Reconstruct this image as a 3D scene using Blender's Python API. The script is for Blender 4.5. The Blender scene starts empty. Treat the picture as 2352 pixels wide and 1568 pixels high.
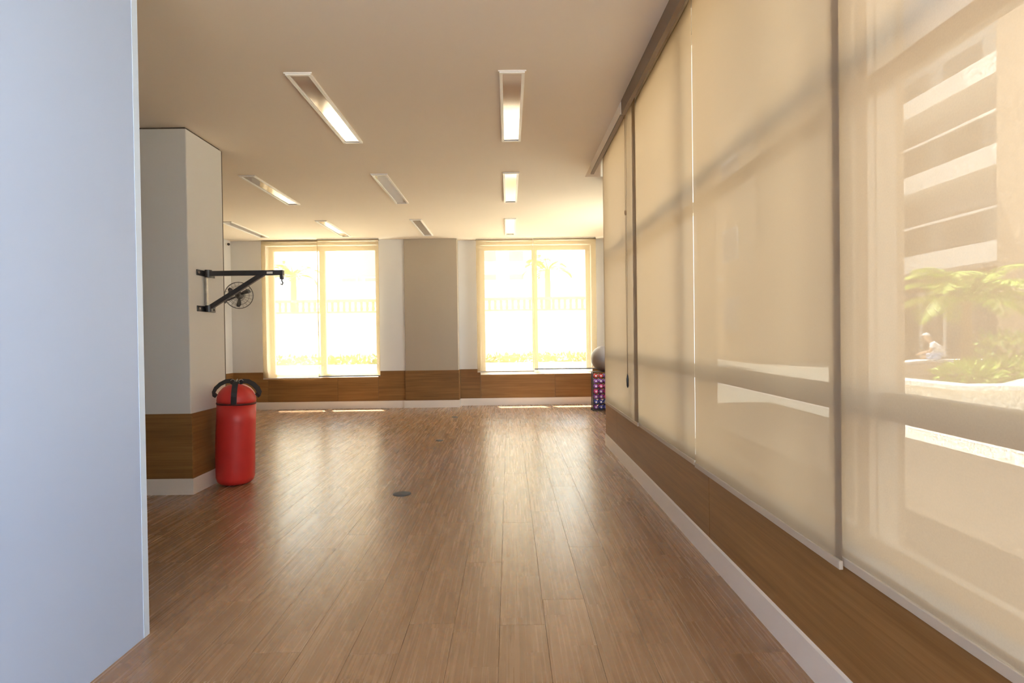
import bpy, math, random
from mathutils import Vector, Matrix
random.seed(7)
SC = bpy.context.scene
COL = SC.collection
PI = math.pi

# ------------------------------------------------------------------ camera
F_PX = 1300.0
YAW, PITCH, ROLL, CAM_H = 0.0056, -0.0112, -0.0129, 1.1424
cam_d = bpy.data.cameras.new('camera'); cam = bpy.data.objects.new('camera', cam_d); COL.objects.link(cam)
cam_d.sensor_width = 36.0; cam_d.lens = F_PX / 2352 * 36.0
cam_d.clip_start = 0.02; cam_d.clip_end = 300
fw = Vector((math.sin(YAW) * math.cos(PITCH), math.cos(YAW) * math.cos(PITCH), math.sin(PITCH)))
r0 = Vector((math.cos(YAW), -math.sin(YAW), 0)); u0 = r0.cross(fw)
rr = math.cos(ROLL) * r0 + math.sin(ROLL) * u0
uu = -math.sin(ROLL) * r0 + math.cos(ROLL) * u0
M = Matrix((rr, uu, -fw)).transposed().to_4x4(); M.translation = Vector((0, 0, CAM_H))
cam.matrix_world = M
SC.camera = cam

# ------------------------------------------------------------------ world, sun, exposure
SC.view_settings.view_transform = 'Standard'
SC.view_settings.look = 'None'
SC.view_settings.gamma = 1.0
SC.view_settings.use_curve_mapping = False
SC.view_settings.exposure = 1.85
SKY_STRENGTH = 3.2
SUN_STRENGTH = 15.0
w = bpy.data.worlds.new('world'); SC.world = w; w.use_nodes = True
nt = w.node_tree; nt.nodes.clear()
bg = nt.nodes.new('ShaderNodeBackground'); wo = nt.nodes.new('ShaderNodeOutputWorld')
bg.inputs['Color'].default_value = (0.85, 0.925, 1.0, 1)
bg.inputs['Strength'].default_value = SKY_STRENGTH
nt.links.new(bg.outputs[0], wo.inputs[0])
sd = bpy.data.lights.new('sun', 'SUN'); so = bpy.data.objects.new('sun', sd); COL.objects.link(so)
sd.energy = SUN_STRENGTH; sd.angle = math.radians(0.6); sd.color = (1.0, 0.96, 0.90)
so.rotation_euler = Vector((0.18, -0.40, -1.0)).to_track_quat('-Z', 'Y').to_euler()
so.location = (0, 20, 30)
cy = SC.cycles
cy.use_denoising = True
cy.max_bounces = 14; cy.diffuse_bounces = 7; cy.glossy_bounces = 4; cy.transparent_max_bounces = 16
cy.transmission_bounces = 6
cy.sample_clamp_indirect = 8.0
cy.caustics_reflective = False; cy.caustics_refractive = False

# ------------------------------------------------------------------ materials
MATS = {}
def mat(name):
    m = bpy.data.materials.new(name); m.use_nodes = True; m.node_tree.nodes.clear()
    MATS[name] = m
    return m, m.node_tree.nodes, m.node_tree.links
def simple(name, col, rough=0.6, metal=0.0, var=0.06, scale=6.0, bump=0.0, bscale=200.0, spec=0.5):
    m, N, L = mat(name)
    out = N.new('ShaderNodeOutputMaterial'); b = N.new('ShaderNodeBsdfPrincipled')
    tc = N.new('ShaderNodeTexCoord'); no = N.new('ShaderNodeTexNoise'); no.inputs['Scale'].default_value = scale
    no.inputs['Detail'].default_value = 4
    L.new(tc.outputs['Object'], no.inputs['Vector'])
    rp = N.new('ShaderNodeValToRGB')
    rp.color_ramp.elements[0].position = 0.3; rp.color_ramp.elements[1].position = 0.7
    rp.color_ramp.elements[0].color = tuple(c * (1 - var) for c in col) + (1,)
    rp.color_ramp.elements[1].color = tuple(min(1, c * (1 + var)) for c in col) + (1,)
    L.new(no.outputs['Fac'], rp.inputs[0]); L.new(rp.outputs[0], b.inputs['Base Color'])
    b.inputs['Roughness'].default_value = rough; b.inputs['Metallic'].default_value = metal
    b.inputs['Specular IOR Level'].default_value = spec
    if bump:
        n2 = N.new('ShaderNodeTexNoise'); n2.inputs['Scale'].default_value = bscale
        L.new(tc.outputs['Object'], n2.inputs['Vector'])
        bp = N.new('ShaderNodeBump'); bp.inputs['Strength'].default_value = bump; bp.inputs['Distance'].default_value = 0.002
        L.new(n2.outputs['Fac'], bp.inputs['Height']); L.new(bp.outputs[0], b.inputs['Normal'])
    L.new(b.outputs[0], out.inputs[0])
    return m
def wood(name, dark, mid, light, axis, rough, strip=None, gscale=55.0, along=1.6, bump=0.08, spec=0.5):
    """axis = local direction of the grain (0 x, 1 y)"""
    m, N, L = mat(name)
    out = N.new('ShaderNodeOutputMaterial'); b = N.new('ShaderNodeBsdfPrincipled')
    tc = N.new('ShaderNodeTexCoord'); oi = N.new('ShaderNodeObjectInfo')
    mul = N.new('ShaderNodeMath'); mul.operation = 'MULTIPLY'; mul.inputs[1].default_value = 83.0
    L.new(oi.outputs['Random'], mul.inputs[0])
    cmb = N.new('ShaderNodeCombineXYZ'); L.new(mul.outputs[0], cmb.inputs[2])
    L.new(mul.outputs[0], cmb.inputs[1 if axis == 1 else 0])
    add = N.new('ShaderNodeVectorMath'); add.operation = 'ADD'
    L.new(tc.outputs['Object'], add.inputs[0]); L.new(cmb.outputs[0], add.inputs[1])
    vec = add.outputs[0]
    tone = oi.outputs['Random']
    if strip:
        sep = N.new('ShaderNodeSeparateXYZ'); L.new(tc.outputs['Object'], sep.inputs[0])
        dv = N.new('ShaderNodeMath'); dv.operation = 'DIVIDE'; dv.inputs[1].default_value = strip
        L.new(sep.outputs[0], dv.inputs[0])
        fl = N.new('ShaderNodeMath'); fl.operation = 'FLOOR'; L.new(dv.outputs[0], fl.inputs[0])
        # staggered short lengths inside each strip
        st = N.new('ShaderNodeMath'); st.operation = 'MULTIPLY_ADD'; st.inputs[1].default_value = 0.37
        L.new(fl.outputs[0], st.inputs[0]); L.new(mul.outputs[0], st.inputs[2])
        ya = N.new('ShaderNodeMath'); ya.operation = 'MULTIPLY_ADD'; ya.inputs[1].default_value = 1 / 0.62
        L.new(sep.outputs[1], ya.inputs[0]); L.new(st.outputs[0], ya.inputs[2])
        yf = N.new('ShaderNodeMath'); yf.operation = 'FLOOR'; L.new(ya.outputs[0], yf.inputs[0])
        c2 = N.new('ShaderNodeCombineXYZ'); L.new(fl.outputs[0], c2.inputs[0]); L.new(yf.outputs[0], c2.inputs[1]); L.new(mul.outputs[0], c2.inputs[2])
        wn = N.new('ShaderNodeTexWhiteNoise'); L.new(c2.outputs[0], wn.inputs['Vector'])
        tone = wn.outputs['Value']
        sc3 = N.new('ShaderNodeVectorMath'); sc3.operation = 'SCALE'; sc3.inputs['Scale'].default_value = 11.0
        L.new(wn.outputs['Color'], sc3.inputs[0])
        ad3 = N.new('ShaderNodeVectorMath'); ad3.operation = 'ADD'; L.new(vec, ad3.inputs[0]); L.new(sc3.outputs[0], ad3.inputs[1])
        vec = ad3.outputs[0]
    mp = N.new('ShaderNodeMapping'); s = [gscale, gscale, gscale]; s[axis] = along
    mp.inputs['Scale'].default_value = s
    L.new(vec, mp.inputs['Vector'])
    n1 = N.new('ShaderNodeTexNoise'); n1.inputs['Scale'].default_value = 1.0; n1.inputs['Detail'].default_value = 6; n1.inputs['Roughness'].default_value = 0.65
    n1.inputs['Distortion'].default_value = 0.4
    L.new(mp.outputs[0], n1.inputs['Vector'])
    mp2 = N.new('ShaderNodeMapping'); s2 = [gscale * 0.16] * 3; s2[axis] = along * 0.7
    mp2.inputs['Scale'].default_value = s2; L.new(vec, mp2.inputs['Vector'])
    n2 = N.new('ShaderNodeTexNoise'); n2.inputs['Scale'].default_value = 1.0; n2.inputs['Detail'].default_value = 3
    L.new(mp2.outputs[0], n2.inputs['Vector'])
    # fac = .45*n1 + .3*n2 + .25*tone
    a = N.new('ShaderNodeMath'); a.operation = 'MULTIPLY'; a.inputs[1].default_value = 0.55; L.new(n1.outputs['Fac'], a.inputs[0])
    b2 = N.new('ShaderNodeMath'); b2.operation = 'MULTIPLY_ADD'; b2.inputs[1].default_value = 0.30; L.new(n2.outputs['Fac'], b2.inputs[0]); L.new(a.outputs[0], b2.inputs[2])
    c = N.new('ShaderNodeMath'); c.operation = 'MULTIPLY_ADD'; c.inputs[1].default_value = 0.14
    L.new(tone, c.inputs[0]); L.new(b2.outputs[0], c.inputs[2])
    rp = N.new('ShaderNodeValToRGB'); e = rp.color_ramp.elements
    e[0].position = 0.30; e[0].color = dark + (1,)
    e[1].position = 0.72; e[1].color = light + (1,)
    x = e.new(0.5); x.color = mid + (1,)
    L.new(c.outputs[0], rp.inputs[0]); L.new(rp.outputs[0], b.inputs['Base Color'])
    b.inputs['Specular IOR Level'].default_value = spec
    rm = N.new('ShaderNodeMapRange'); rm.inputs['To Min'].default_value = rough - 0.05; rm.inputs['To Max'].default_value = rough + 0.07
    L.new(n1.outputs['Fac'], rm.inputs['Value']); L.new(rm.outputs[0], b.inputs['Roughness'])
    bp = N.new('ShaderNodeBump'); bp.inputs['Strength'].default_value = bump; bp.inputs['Distance'].default_value = 0.002
    L.new(n1.outputs['Fac'], bp.inputs['Height']); L.new(bp.outputs[0], b.inputs['Normal'])
    L.new(b.outputs[0], out.inputs[0])
    return m
def screen(name, open_fac, trans, refl, tmix=0.6, tint=(1, 1, 1)):
    """sunscreen weave: open holes + translucent threads"""
    m, N, L = mat(name)
    out = N.new('ShaderNodeOutputMaterial')
    tr = N.new('ShaderNodeBsdfTransparent'); tl = N.new('ShaderNodeBsdfTranslucent'); df = N.new('ShaderNodeBsdfDiffuse')
    tr.inputs[0].default_value = tint + (1,); tl.inputs[0].default_value = trans + (1,); df.inputs[0].default_value = refl + (1,)
    m1 = N.new('ShaderNodeMixShader'); m1.inputs[0].default_value = tmix
    L.new(df.outputs[0], m1.inputs[1]); L.new(tl.outputs[0], m1.inputs[2])
    tc = N.new('ShaderNodeTexCoord'); no = N.new('ShaderNodeTexNoise'); no.inputs['Scale'].default_value = 190; no.inputs['Detail'].default_value = 2
    L.new(tc.outputs['Object'], no.inputs['Vector'])
    mr = N.new('ShaderNodeMapRange'); mr.inputs['From Min'].default_value = 0.3; mr.inputs['From Max'].default_value = 0.7
    mr.inputs['To Min'].default_value = open_fac * 0.6; mr.inputs['To Max'].default_value = open_fac * 1.4
    L.new(no.outputs['Fac'], mr.inputs['Value'])
    m2 = N.new('ShaderNodeMixShader'); L.new(mr.outputs[0], m2.inputs[0])
    L.new(m1.outputs[0], m2.inputs[1]); L.new(tr.outputs[0], m2.inputs[2])
    L.new(m2.outputs[0], out.inputs[0])
    return m
def glass(name):
    m, N, L = mat(name)
    out = N.new('ShaderNodeOutputMaterial'); tr = N.new('ShaderNodeBsdfTransparent'); gl = N.new('ShaderNodeBsdfGlossy')
    tr.inputs[0].default_value = (0.93, 0.96, 0.95, 1); gl.inputs['Roughness'].default_value = 0.02
    fr = N.new('ShaderNodeFresnel'); fr.inputs[0].default_value = 1.45
    ge = N.new('ShaderNodeNewGeometry'); io = N.new('ShaderNodeMapRange')
    io.inputs['To Min'].default_value = 1.45; io.inputs['To Max'].default_value = 1 / 1.45      # same reflectance on both faces of a thin pane
    L.new(ge.outputs['Backfacing'], io.inputs['Value']); L.new(io.outputs[0], fr.inputs[0])
    mx = N.new('ShaderNodeMixShader'); L.new(fr.outputs[0], mx.inputs[0]); L.new(tr.outputs[0], mx.inputs[1]); L.new(gl.outputs[0], mx.inputs[2])
    L.new(mx.outputs[0], out.inputs[0])
    return m

m_floor = wood('floor_planks', (0.225, 0.125, 0.064), (0.300, 0.174, 0.092), (0.385, 0.236, 0.134), 1, 0.26, strip=0.09, spec=0.85, bump=0.03, gscale=64, along=0.75)
m_wain_y = wood('wainscot_grain_y', (0.155, 0.073, 0.024), (0.245, 0.122, 0.042), (0.35, 0.186, 0.070), 1, 0.42, gscale=46, along=1.3, bump=0.04, spec=0.25)
m_wain_x = wood('wainscot_grain_x', (0.155, 0.073, 0.024), (0.245, 0.122, 0.042), (0.35, 0.186, 0.070), 0, 0.42, gscale=46, along=1.3, bump=0.04, spec=0.25)
m_sub = simple('subfloor', (0.10, 0.06, 0.035), 0.8)
m_ceil = simple('ceiling_paint', (0.83, 0.74, 0.62), 0.85, var=0.012, scale=1.5)
m_wall = simple('wall_paint', (0.68, 0.665, 0.65), 0.7, var=0.012, scale=2)
m_beige = simple('pilaster_paint', (0.40, 0.335, 0.26), 0.75, var=0.012, scale=2)
m_left = simple('white_paint_blue_skylight', (0.44, 0.545, 0.785), 0.42, var=0.012, scale=1.2)  # blue skylight falling on a white wall is put into this colour
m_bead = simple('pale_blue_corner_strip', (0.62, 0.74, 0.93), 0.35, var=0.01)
m_white = simple('white_trim_paint', (0.76, 0.68, 0.61), 0.4, var=0.01)
m_dark_gap = simple('dark_joint', (0.09, 0.065, 0.045), 0.8)
m_valance = simple('brown_valance', (0.20, 0.135, 0.085), 0.55, var=0.03)
m_fab = screen('tan_screen_fabric', 0.060, (0.156, 0.106, 0.065), (0.52, 0.43, 0.33), 0.6)
m_fabd = screen('denser_tan_screen_fabric', 0.022, (0.172, 0.118, 0.070), (0.52, 0.43, 0.33), 0.6)
m_fabb = screen('light_screen_fabric', 0.34, (0.36, 0.25, 0.12), (0.62, 0.52, 0.38), 0.6, (1.0, 0.95, 0.87))
m_bar = simple('hem_bar', (0.50, 0.42, 0.33), 0.5, var=0.02)
m_barg = simple('hem_bar_grey', (0.22, 0.22, 0.22), 0.4, var=0.02)
m_tube = simple('aluminium_tube', (0.55, 0.53, 0.50), 0.35, metal=0.8)
m_cord = simple('cord', (0.34, 0.25, 0.16), 0.6)
m_glass = glass('window_glass')
m_frame = simple('bronze_aluminium', (0.60, 0.53, 0.45), 0.4, var=0.02)
m_framew = simple('white_aluminium', (0.70, 0.66, 0.58), 0.4, var=0.02)
m_mirror = simple('polished_reflector', (0.66, 0.63, 0.60), 0.08, metal=0.72, var=0.01)
m_trimw = simple('white_metal', (0.84, 0.81, 0.76), 0.35, var=0.01)
m_red = simple('red_vinyl', (0.62, 0.035, 0.03), 0.42, var=0.10, scale=5, bump=0.25, bscale=14)
m_dred = simple('dark_red_seam', (0.10, 0.010, 0.010), 0.6)
m_black = simple('black_webbing', (0.022, 0.022, 0.024), 0.7, bump=0.2, bscale=500)
m_steel = simple('black_steel', (0.035, 0.033, 0.036), 0.38, var=0.15, scale=20, spec=0.6)
m_zinc = simple('worn_zinc', (0.42, 0.40, 0.37), 0.4, metal=0.7, var=0.2, scale=40)
m_chrome = simple('chrome', (0.75, 0.75, 0.75), 0.15, metal=1.0)
m_wire = simple('dark_wire', (0.10, 0.095, 0.10), 0.4, metal=0.4)
m_plate = simple('grey_steel_plate', (0.10, 0.105, 0.11), 0.75, var=0.1, scale=30, spec=0.2)
m_ball = simple('grey_vinyl_ball', (0.22, 0.18, 0.16), 0.28, var=0.04)
m_dbred = simple('red_vinyl_coat', (0.72, 0.05, 0.05), 0.35)
m_dbpink = simple('pink_vinyl_coat', (0.70, 0.06, 0.28), 0.35)
m_dbpurple = simple('purple_vinyl_coat', (0.30, 0.06, 0.42), 0.35)
m_dbblue = simple('blue_vinyl_coat', (0.05, 0.08, 0.46), 0.35)
m_dbwhite = simple('white_disc', (0.85, 0.83, 0.85), 0.4)
# outdoors
m_pave = simple('pale_paving', (0.74, 0.67, 0.56), 0.8, var=0.05, scale=3)
m_deck = simple('brown_terrace', (0.13, 0.10, 0.07), 0.7, var=0.12, scale=5)
m_stucco = simple('white_stucco', (0.80, 0.79, 0.77), 0.8, var=0.02)
m_tanw = simple('tan_stucco', (0.42, 0.33, 0.24), 0.8, var=0.04)
m_brown = simple('brown_facade', (0.28, 0.20, 0.13), 0.8, var=0.06)
m_recess = simple('grey_facade', (0.42, 0.41, 0.42), 0.8, var=0.04)
m_soil = simple('soil', (0.10, 0.07, 0.045), 0.95, var=0.3, scale=20)
m_leaf = simple('green_leaf', (0.36, 0.48, 0.07), 0.5, var=0.3, scale=3)
m_leafd = simple('deep_green_leaf', (0.18, 0.28, 0.06), 0.5, var=0.3, scale=3)
m_trunk = simple('palm_trunk', (0.26, 0.18, 0.11), 0.9, var=0.25, scale=18, bump=0.6, bscale=30)
m_skin = simple('skin', (0.50, 0.31, 0.21), 0.55, var=0.04)
m_shirt = simple('white_cotton', (0.80, 0.80, 0.82), 0.85)
m_shorts = simple('pale_blue_cotton', (0.42, 0.52, 0.72), 0.85)
m_hair = simple('grey_hair', (0.25, 0.22, 0.20), 0.7)
m_tile = simple('terracotta_railing', (0.42, 0.26, 0.15), 0.8, var=0.2, scale=12)
m_dglass = simple('dark_window_glass', (0.16, 0.17, 0.18), 0.1)

# ------------------------------------------------------------------ mesh helpers
class MB:
    def __init__(s): s.v = []; s.f = []
    def add(s, vs, fs):
        o = len(s.v); s.v += [tuple(p) for p in vs]; s.f += [tuple(i + o for i in f) for f in fs]; return s
    def box(s, x0, x1, y0, y1, z0, z1):
        return s.add([(x0, y0, z0), (x1, y0, z0), (x1, y1, z0), (x0, y1, z0), (x0, y0, z1), (x1, y0, z1), (x1, y1, z1), (x0, y1, z1)],
                     [(0, 3, 2, 1), (4, 5, 6, 7), (0, 1, 5, 4), (1, 2, 6, 5), (2, 3, 7, 6), (3, 0, 4, 7)])
    def cbox(s, x0, x1, y0, y1, z0, z1, c):
        """box whose four top edges are chamfered by c"""
        v = [(x0, y0, z0), (x1, y0, z0), (x1, y1, z0), (x0, y1, z0),
             (x0, y0, z1 - c), (x1, y0, z1 - c), (x1, y1, z1 - c), (x0, y1, z1 - c),
             (x0 + c, y0 + c, z1), (x1 - c, y0 + c, z1), (x1 - c, y1 - c, z1), (x0 + c, y1 - c, z1)]
        f = [(0, 3, 2, 1), (8, 9, 10, 11)]
        for a in (0, 4):
            for i in range(4):
                j = (i + 1) % 4; f.append((a + i, a + j, a + 4 + j, a + 4 + i))
        return s.add(v, f)
    def tube(s, pts, r, n=8, closed=False, flat=None):
        """sweep; r number or list; flat=(w,t,up) for a ribbon section"""
        pts = [Vector(p) for p in pts]; k = len(pts); rs = r if isinstance(r, (list, tuple)) else [r] * k
        o = len(s.v); up = Vector((0.13, 0.31, 0.94)).normalized(); prev = None
        for i, p in enumerate(pts):
            if closed: t = pts[(i + 1) % k] - pts[i - 1]
            else: t = pts[min(i + 1, k - 1)] - pts[max(i - 1, 0)]
            t.normalize()
            a = prev if prev is not None else (up if abs(t.dot(up)) < 0.95 else Vector((1, 0, 0)))
            a = (a - t * a.dot(t)).normalized(); prev = a; b = t.cross(a)
            for j in range(n):
                q = 2 * PI * j / n
                s.v.append(tuple(p + (a * math.cos(q) + b * math.sin(q)) * rs[i]))
        m = k if closed else k - 1
        for i in range(m):
            i2 = (i + 1) % k
            for j in range(n):
                j2 = (j + 1) % n
                s.f.append((o + i * n + j, o + i * n + j2, o + i2 * n + j2, o + i2 * n + j))
        if not closed:
            s.f.append(tuple(o + j for j in range(n))[::-1]); s.f.append(tuple(o + (k - 1) * n + j for j in range(n)))
        return s
    def ribbon(s, pts, nors, w, t):
        """flat strap along pts, nors = outward normals"""
        pts = [Vector(p) for p in pts]; k = len(pts); o = len(s.v)
        for i, p in enumerate(pts):
            tg = (pts[min(i + 1, k - 1)] - pts[max(i - 1, 0)]).normalized()
            n = Vector(nors[i]); n = (n - tg * n.dot(tg)).normalized(); b = tg.cross(n)
            for (q, h) in ((-w / 2, -t / 2), (w / 2, -t / 2), (w / 2, t / 2), (-w / 2, t / 2)):
                s.v.append(tuple(p + b * q + n * h))
        for i in range(k - 1):
            for j in range(4):
                j2 = (j + 1) % 4; s.f.append((o + i * 4 + j, o + i * 4 + j2, o + i * 4 + 4 + j2, o + i * 4 + 4 + j))
        s.f.append((o + 3, o + 2, o + 1, o)); e = o + (k - 1) * 4; s.f.append((e, e + 1, e + 2, e + 3))
        return s
    def lathe(s, prof, n=32, c=(0, 0, 0), axis='z'):
        o = len(s.v)
        for (r, z) in prof:
            for j in range(n):
                q = 2 * PI * j / n; a, b = r * math.cos(q), r * math.sin(q)
                p = (a, b, z) if axis == 'z' else ((a, z, b) if axis == 'y' else (z, a, b))
                s.v.append((p[0] + c[0], p[1] + c[1], p[2] + c[2]))
        k = len(prof)
        for i in range(k - 1):
            for j in range(n):
                j2 = (j + 1) % n
                f = (o + i * n + j, o + i * n + j2, o + (i + 1) * n + j2, o + (i + 1) * n + j)
                s.f.append(f if axis != 'y' else f[::-1])
        f1 = tuple(o + j for j in range(n)); f2 = tuple(o + (k - 1) * n + j for j in range(n))
        s.f.append(f1[::-1] if axis != 'y' else f1); s.f.append(f2 if axis != 'y' else f2[::-1])
        return s
    def prism(s, poly, z0, z1):
        o = len(s.v); n = len(poly)
        s.v += [(x, y, z0) for x, y in poly] + [(x, y, z1) for x, y in poly]
        s.f.append(tuple(o + i for i in range(n))[::-1]); s.f.append(tuple(o + n + i for i in range(n)))
        for i in range(n):
            j = (i + 1) % n; s.f.append((o + i, o + j, o + n + j, o + n + i))
        return s
    def mesh(s, name, m, smooth=False):
        me = bpy.data.meshes.new(name); me.from_pydata(s.v, [], s.f); me.update()
        if m: me.materials.append(m)
        if smooth: me.polygons.foreach_set('use_smooth', [True] * len(me.polygons))
        return me
    def obj(s, name, m, parent=None, smooth=False, loc=None, bevel=0):
        return link(name, s.mesh(name, m, smooth), parent, loc, bevel)
def link(name, me, parent=None, loc=None, bevel=0):
    o = bpy.data.objects.new(name, me); COL.objects.link(o)
    if loc: o.location = loc
    if parent: o.parent = parent
    if bevel:
        b = o.modifiers.new('bevel', 'BEVEL'); b.width = bevel; b.segments = 2; b.limit_method = 'ANGLE'
    return o
def tag(o, label=None, cat=None, group=None, kind=None):
    if label: o['label'] = label
    if cat: o['category'] = cat
    if group: o['group'] = group
    if kind: o['kind'] = kind
    return o
def thing(name, label, cat, loc=(0, 0, 0), rot=(0, 0, 0), group=None):
    o = bpy.data.objects.new(name, None); COL.objects.link(o); o.location = loc; o.rotation_euler = rot
    o.empty_display_size = 0.1
    return tag(o, label, cat, group)
def struct(name, mb, m, label, bevel=0, smooth=False):
    return tag(mb.obj(name, m, bevel=bevel, smooth=smooth), label, None, None, 'structure')
def copy_tree(o):
    c = o.copy(); COL.objects.link(c)
    for ch in list(o.children):
        d = ch.copy(); COL.objects.link(d); d.parent = c
        for g in list(ch.children):
            e = g.copy(); COL.objects.link(e); e.parent = d
    return c
def arc_smooth(o):
    o.data.polygons.foreach_set('use_smooth', [True] * len(o.data.polygons))

# ------------------------------------------------------------------ dimensions
H = 2.70
XL, XLW, XR = -4.43, -1.414, 0.98          # left room wall, near left wall, right baseboard face
YB1, YBP, YB2 = 9.09, 9.07, 9.27           # back wall: left section, pilaster, right section
YEND = 5.80                                # end of the right window wall
XA = 1.75                                  # wall of the nook beyond it
CX, CY0, CY1 = -2.35, 4.18, 4.71           # column
WZ = 0.595                                 # wainscot height

# ------------------------------------------------------------------ floor
floor = struct('floor', MB().box(-4.7, 2.0, -3.2, 9.3, -0.12, -0.011), m_sub, 'wooden strip floor running towards the back windows')
PW, PL = 0.18, 1.22
cache = {}
def plank(x0, x1, y0, y1):
    w_, l_ = round(x1 - x0, 4), round(y1 - y0, 4)
    if (w_, l_) not in cache:
        g = 0.0003
        cache[(w_, l_)] = MB().cbox(-w_ / 2 + g, w_ / 2 - g, -l_ / 2 + g, l_ / 2 - g, -0.0108, 0, 0.0007).mesh('plank', m_floor)
    link('plank', cache[(w_, l_)], floor, ((x0 + x1) / 2, (y0 + y1) / 2, 0))
row = 0; x = 1.75
while x > XL + 0.02:
    x0 = max(x - PW, XL)
    ymin = 0.35 if x > XLW else 2.2
    if x0 > 1.0: ymin = YEND + 0.2
    ymax = 9.27 if x > -0.81 else 9.08
    off = (row * 0.47 + 0.13 * (row % 3)) % PL
    y = ymin - off
    while y < ymax:
        a, b = max(y, ymin), min(y + PL, ymax)
        hid = (x <= CX + 0.02 and a > CY0 and b < CY1) or (x0 < -3.3 and b < 6.0)
        if b - a > 0.02 and not hid: plank(x0, x, a, b)
        y += PL
    x -= PW; row += 1
# plain flooring where the photograph never looks
tag(MB().box(-4.43, 1.0, -3.1, 0.348, -0.0108, 0).obj('floor_board_area', m_floor, floor))
tag(MB().box(-4.43, -3.3, 2.2, 5.9, -0.0115, -0.0005).obj('floor_board_area', m_floor, floor))

# ------------------------------------------------------------------ ceiling with the blind slot
SX = 0.775
ceil = struct('ceiling', MB().box(-4.7, SX, -3.2, 9.4, H, 3.05).box(SX, 2.0, 5.62, 9.4, H, 3.05).box(SX, 1.3, -3.2, 5.62, 2.98, 3.05), m_ceil, 'smooth off-white ceiling with a slot along the right blinds')
v1 = struct('trim_1', MB().box(SX - 0.004, SX + 0.022, -3.0, 3.80, 2.602, H + 0.05), m_valance, 'brown valance board along the ceiling above the near right blinds')
v2 = struct('trim_2', MB().box(SX - 0.004, SX + 0.022, 3.82, 5.20, 2.618, H + 0.05), m_ceil, 'pale valance board continuing the brown one towards the back')
MB().box(SX - 0.006, SX + 0.024, 3.82, 5.20, 2.606, 2.617).obj('edge_strip', m_valance, v2)

# ------------------------------------------------------------------ near left wall
rc = 0.006; n = 4
poly = [(XLW - 0.22, -3.2), (XLW, -3.2)]
for i in range(n + 1):
    q = PI / 2 * i / n; poly.append((XLW - rc + rc * math.cos(q), 2.2 - rc + rc * math.sin(q)))
poly += [(-4.7, 2.2), (-4.7, 2.0), (XLW - 0.22, 2.0)]
wl = struct('wall_left', MB().prism(poly, 0.0, H), m_left, 'white wall with blue skylight in its colour, close to the camera with a rounded corner')
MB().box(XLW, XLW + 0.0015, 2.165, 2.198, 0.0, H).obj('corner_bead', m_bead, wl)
struct('wall_left_far', MB().box(XL - 0.2, XL, 2.2, 9.35, 0, H), m_wall, 'white side wall of the room beyond the column')
tag(MB().box(XL, XL + 0.012, 4.8, 9.09, 0.115, WZ).obj('panel', m_wain_y, bpy.data.objects['wall_left_far']))
bl = struct('baseboard_left', MB().box(XL, XL + 0.018, 4.8, 9.08, 0, 0.115), m_white, 'white baseboard of the far side wall')

# back opening behind the camera (added unseen window, raised to daylight the upper walls)
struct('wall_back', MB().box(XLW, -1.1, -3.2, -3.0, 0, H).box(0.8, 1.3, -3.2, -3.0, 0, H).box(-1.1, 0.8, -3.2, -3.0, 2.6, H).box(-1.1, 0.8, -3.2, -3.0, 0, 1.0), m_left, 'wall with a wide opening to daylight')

# ------------------------------------------------------------------ column
gap = 0.012
col = struct('column', MB().box(-3.25, CX, CY0, CY1 - 0.012, 0, H - gap), m_wall, 'square pale column carrying the punching bag bracket', bevel=0.006)
MB().box(-3.24, CX - 0.012, CY0 + 0.012, CY1 - 0.02, H - gap, H).obj('shadow_joint', m_dark_gap, col)
MB().box(-3.25, CX - 0.002, CY1 - 0.012, CY1, 0, H - gap).obj('edge_strip', m_dark_gap, col)
t3 = struct('trim_3', MB().box(-3.25, CX + 0.004, CY0 - 0.004, CY1 - 0.012, 0.118, 0.122), m_dark_gap, 'brown wood wainscot round the column')
MB().box(-0.452, 0.452, -0.006, 0.006, -0.24, 0.237).obj('panel', m_wain_x, t3, loc=(-2.79, CY0 - 0.006, 0.358), bevel=0.0015)
MB().box(-0.006, 0.006, -0.262, 0.262, -0.24, 0.237).obj('panel', m_wain_y, t3, loc=(CX + 0.006, (CY0 + CY1) / 2 - 0.004, 0.358), bevel=0.0015)
struct('baseboard_column', MB().box(-3.25, CX + 0.018, CY0 - 0.018, CY0, 0, 0.118).box(CX, CX + 0.018, CY0, CY1 - 0.01, 0, 0.118), m_white, 'white baseboard round the foot of the column')

# ------------------------------------------------------------------ back wall
SILL = 0.50; HEAD = 2.62
L0, L1 = -3.88, -2.09           # left window opening
R0, R1 = -0.46, 1.36            # right window opening
wb = struct('wall_back_left', MB().box(XL - 0.2, L0, YB1, YB1 + 0.25, 0, H).box(L1, -1.66, YB1, YB1 + 0.25, 0, H).box(L0, L1, YB1, YB1 + 0.25, 0, SILL).box(L0, L1, YB1, YB1 + 0.25, HEAD, H), m_wall, 'white back wall round the left window')
wr = struct('wall_back_right', MB().box(-0.84, R0, YB2, YB2 + 0.25, 0, H).box(R1, 1.98, YB2, YB2 + 0.25, 0, H).box(R0, R1, YB2, YB2 + 0.25, 0, SILL).box(R0, R1, YB2, YB2 + 0.25, HEAD, H), m_wall, 'white back wall round the right window')
struct('pilaster', MB().box(-1.66, -0.813, YBP, YB2 + 0.25, 0, H), m_beige, 'beige pilaster between the two back windows', bevel=0.005)
struct('wall_nook', MB().box(XA, XA + 0.2, YEND, 6.5, 0, H).box(XA, XA + 0.2, 8.3, 9.4, 0, H).box(XA, XA + 0.2, 6.5, 8.3, 0, 0.9).box(XA, XA + 0.2, 6.5, 8.3, 2.5, H), m_wall, 'white side wall of the nook')
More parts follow.
